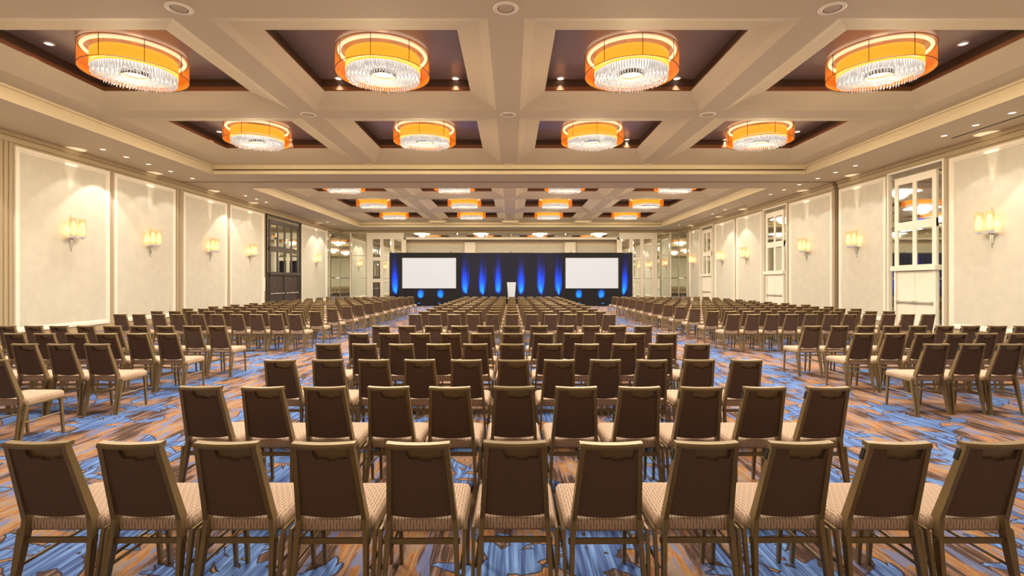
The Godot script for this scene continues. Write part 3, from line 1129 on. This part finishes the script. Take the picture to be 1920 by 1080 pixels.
func make_stage() -> void:
	var d := 37.3
	var s := d / FOCAL
	var left := (730.0 - AXIS.x) * s
	var right := (1186.0 - AXIS.x) * s
	var t := thing("stage_drape", "tall dark blue pleated drape wall washed with blue light behind lectern", "drape", Vector3(0, 0, -d))
	var count := 12
	for k in count:
		var a := lerpf(left, right, float(k) / count)
		part("drape_panel", drape_mesh(a, lerpf(left, right, float(k + 1) / count), 0.0, 3.82, 3), M.velour, t)
	part("top_pole", span(left, right, 3.8, 3.86, -0.1, -0.04, 0.01), M.black_metal, t)
	for k in 5:
		var st := begin()
		rod(st, Vector3(lerpf(left + 0.1, right - 0.1, k / 4.0), 0, -0.16), Vector3(lerpf(left + 0.1, right - 0.1, k / 4.0), 3.95, -0.16), 0.03, 0.03, 8)
		part("upright", done(st), M.black_metal, t)
	for sc in [[756.0, 856.0, "dark-door"], [1059.5, 1157.5, "white-door"]]:
		var x0: float = (sc[0] - AXIS.x) * s
		var x1: float = (sc[1] - AXIS.x) * s
		var y0 := EYE - 12.5 * s
		var y1 := EYE + 44.0 * s
		var o := thing("projection_screen", "wide blank white projection screen in black drape surround, %s side" % sc[2], "screen", Vector3((x0 + x1) / 2, 0, -d + 0.32), 0.0, "projection screens")
		var h := (x1 - x0) / 2
		part("screen_surface", span(-h, h, y0, y1, -0.02, 0.0), M.screen_white, o)
		part("valance", span(-h - 0.28, h + 0.28, y1, 3.84, -0.03, 0.02), M.black_cloth, o)
		for e in [-1, 1]: part("side_drape", span(e * h, e * (h + 0.28), 0.0, y1, -0.03, 0.02), M.black_cloth, o)
		part("skirt", drape_mesh(-h, h, 0.0, y0 - 0.05, 9, 0.04), M.black_cloth, o)
		part("lower_border", span(-h, h, y0 - 0.12, y0, -0.03, 0.02), M.black_cloth, o)
	# riser and lectern
	var r := thing("stage_riser", "low black-skirted stage riser under the lectern", "stage", Vector3(0, 0, -35.0))
	part("deck", span(-3.6, 3.6, 0.52, 0.6, -1.6, 1.2, 0.01), M.black_cloth, r)
	part("skirt", span(-3.56, 3.56, 0.0, 0.52, -1.56, 1.16), M.black_cloth, r)
	var l := thing("lectern", "white tapered acrylic lectern with microphone before the blue drape", "lectern", Vector3(0.0, 0.6, -35.0))
	var st := begin()
	loft(st, [section(Vector3(0, 0.06, 0), 0.44, 0.36), section(Vector3(0, 1.12, 0), 0.62, 0.42)])
	part("body", done(st), M.acrylic, l)
	part("base", span(-0.27, 0.27, 0.0, 0.06, -0.22, 0.22, 0.01), M.steel, l)
	st = begin()
	loft(st, [section(Vector3(0, 1.12, 0), 0.68, 0.46), section(Vector3(0, 1.16, 0), 0.72, 0.5)])
	part("reading_top", done(st), M.black_metal, l)
	st = begin()
	rod(st, Vector3(0, 1.16, 0), Vector3(0.02, 1.36, 0.06), 0.012, 0.01, 8)
	var mic := part("microphone", done(st), M.black_metal, l)
	st = begin(true)
	lathe(st, [Vector2(0.01, 0), Vector2(0.028, 0.02), Vector2(0.028, 0.05), Vector2(0.01, 0.07)], 10, Vector3(0.02, 1.34, 0.06))
	part("foam_cap", done(st), M.black_cloth, mic)
	# uplights on the floor before the drape
	st = begin(true)
	lathe(st, [Vector2(0.09, 0.02), Vector2(0.11, 0.05), Vector2(0.11, 0.2), Vector2(0.1, 0.22)], 16)
	var can := done(st)
	st = begin(true)
	lathe(st, [Vector2(0.0, 0.225), Vector2(0.095, 0.225), Vector2(0.098, 0.215)], 16, Vector3.ZERO, false)
	var lens := done(st)
	var foot := span(-0.13, 0.13, 0.0, 0.03, -0.09, 0.09, 0.005)
	var list := [741.0, 790.0, 827.0, 872.0, 904.0, 934.0, 977.0, 1014.0, 1047.0, 1084.0, 1126.0, 1170.0]
	for i in list.size():
		var under: bool = i in [1, 2, 9, 10]
		var o := thing("uplight", "small blue stage uplight at drape foot, %s counted from dark doors" % ORD[i + 1], "uplight", Vector3((list[i] - AXIS.x) * s, 0, -d + (0.95 if under else 0.33)), 0.0, "blue uplights along the drape")
		part("can", can, M.black_metal, o)
		part("lens", lens, M.blue_lens, o)
		part("foot", foot, M.black_metal, o)
		spot(Vector3(0, 0.26, 0), Vector3(0, 1, -1.15 if under else -0.3), Color8(8, 120, 255) if under else Color8(8, 84, 255), UPLIGHT * (0.2 if under else 1.0), 17.0 if under else 12.0, 0.9, 0.05, o)


const CHANDELIER := 26.0
const DRUM_GLOW := 7.5
const DOWNLIGHT := 6.5
const SCONCE := 0.09
const UPLIGHT := 480.0
const EXPOSURE := 1.0

func _ready() -> void:
	rng.seed = 4
	# camera: level, the lens shifted a little so that uprights stay upright
	var cam := Camera3D.new()
	cam.name = "camera"
	cam.position = Vector3(0, EYE, 0)
	cam.projection = Camera3D.PROJECTION_FRUSTUM
	cam.near = 0.1
	cam.far = 200.0
	cam.size = cam.near * 1080.0 / FOCAL
	cam.frustum_offset = Vector2(960.0 - AXIS.x, AXIS.y - 540.0) / FOCAL * cam.near
	add_child(cam)
	var env := WorldEnvironment.new()
	env.name = "environment"
	env.environment = Environment.new()
	env.environment.background_mode = Environment.BG_COLOR
	env.environment.background_color = Color.BLACK
	env.environment.tonemap_mode = Environment.TONE_MAPPER_LINEAR
	env.environment.tonemap_exposure = EXPOSURE
	env.environment.sdfgi_enabled = true
	env.environment.ssao_enabled = true
	env.environment.ssil_enabled = true
	add_child(env)
	make_materials()
	var f := structure("floor", "patterned carpet of rust and brown streaks with blue leaves")
	part("carpet", span(X_LEFT - 0.3, X_RIGHT + 0.3, -0.2, 0.0, -D_BACK - 1.6, -D_REAR + 0.3), M.carpet, f)
	make_ceiling()
	make_walls()
	make_chandeliers()
	make_downlights()
	make_sconces()
	make_stage()
	place_chairs()
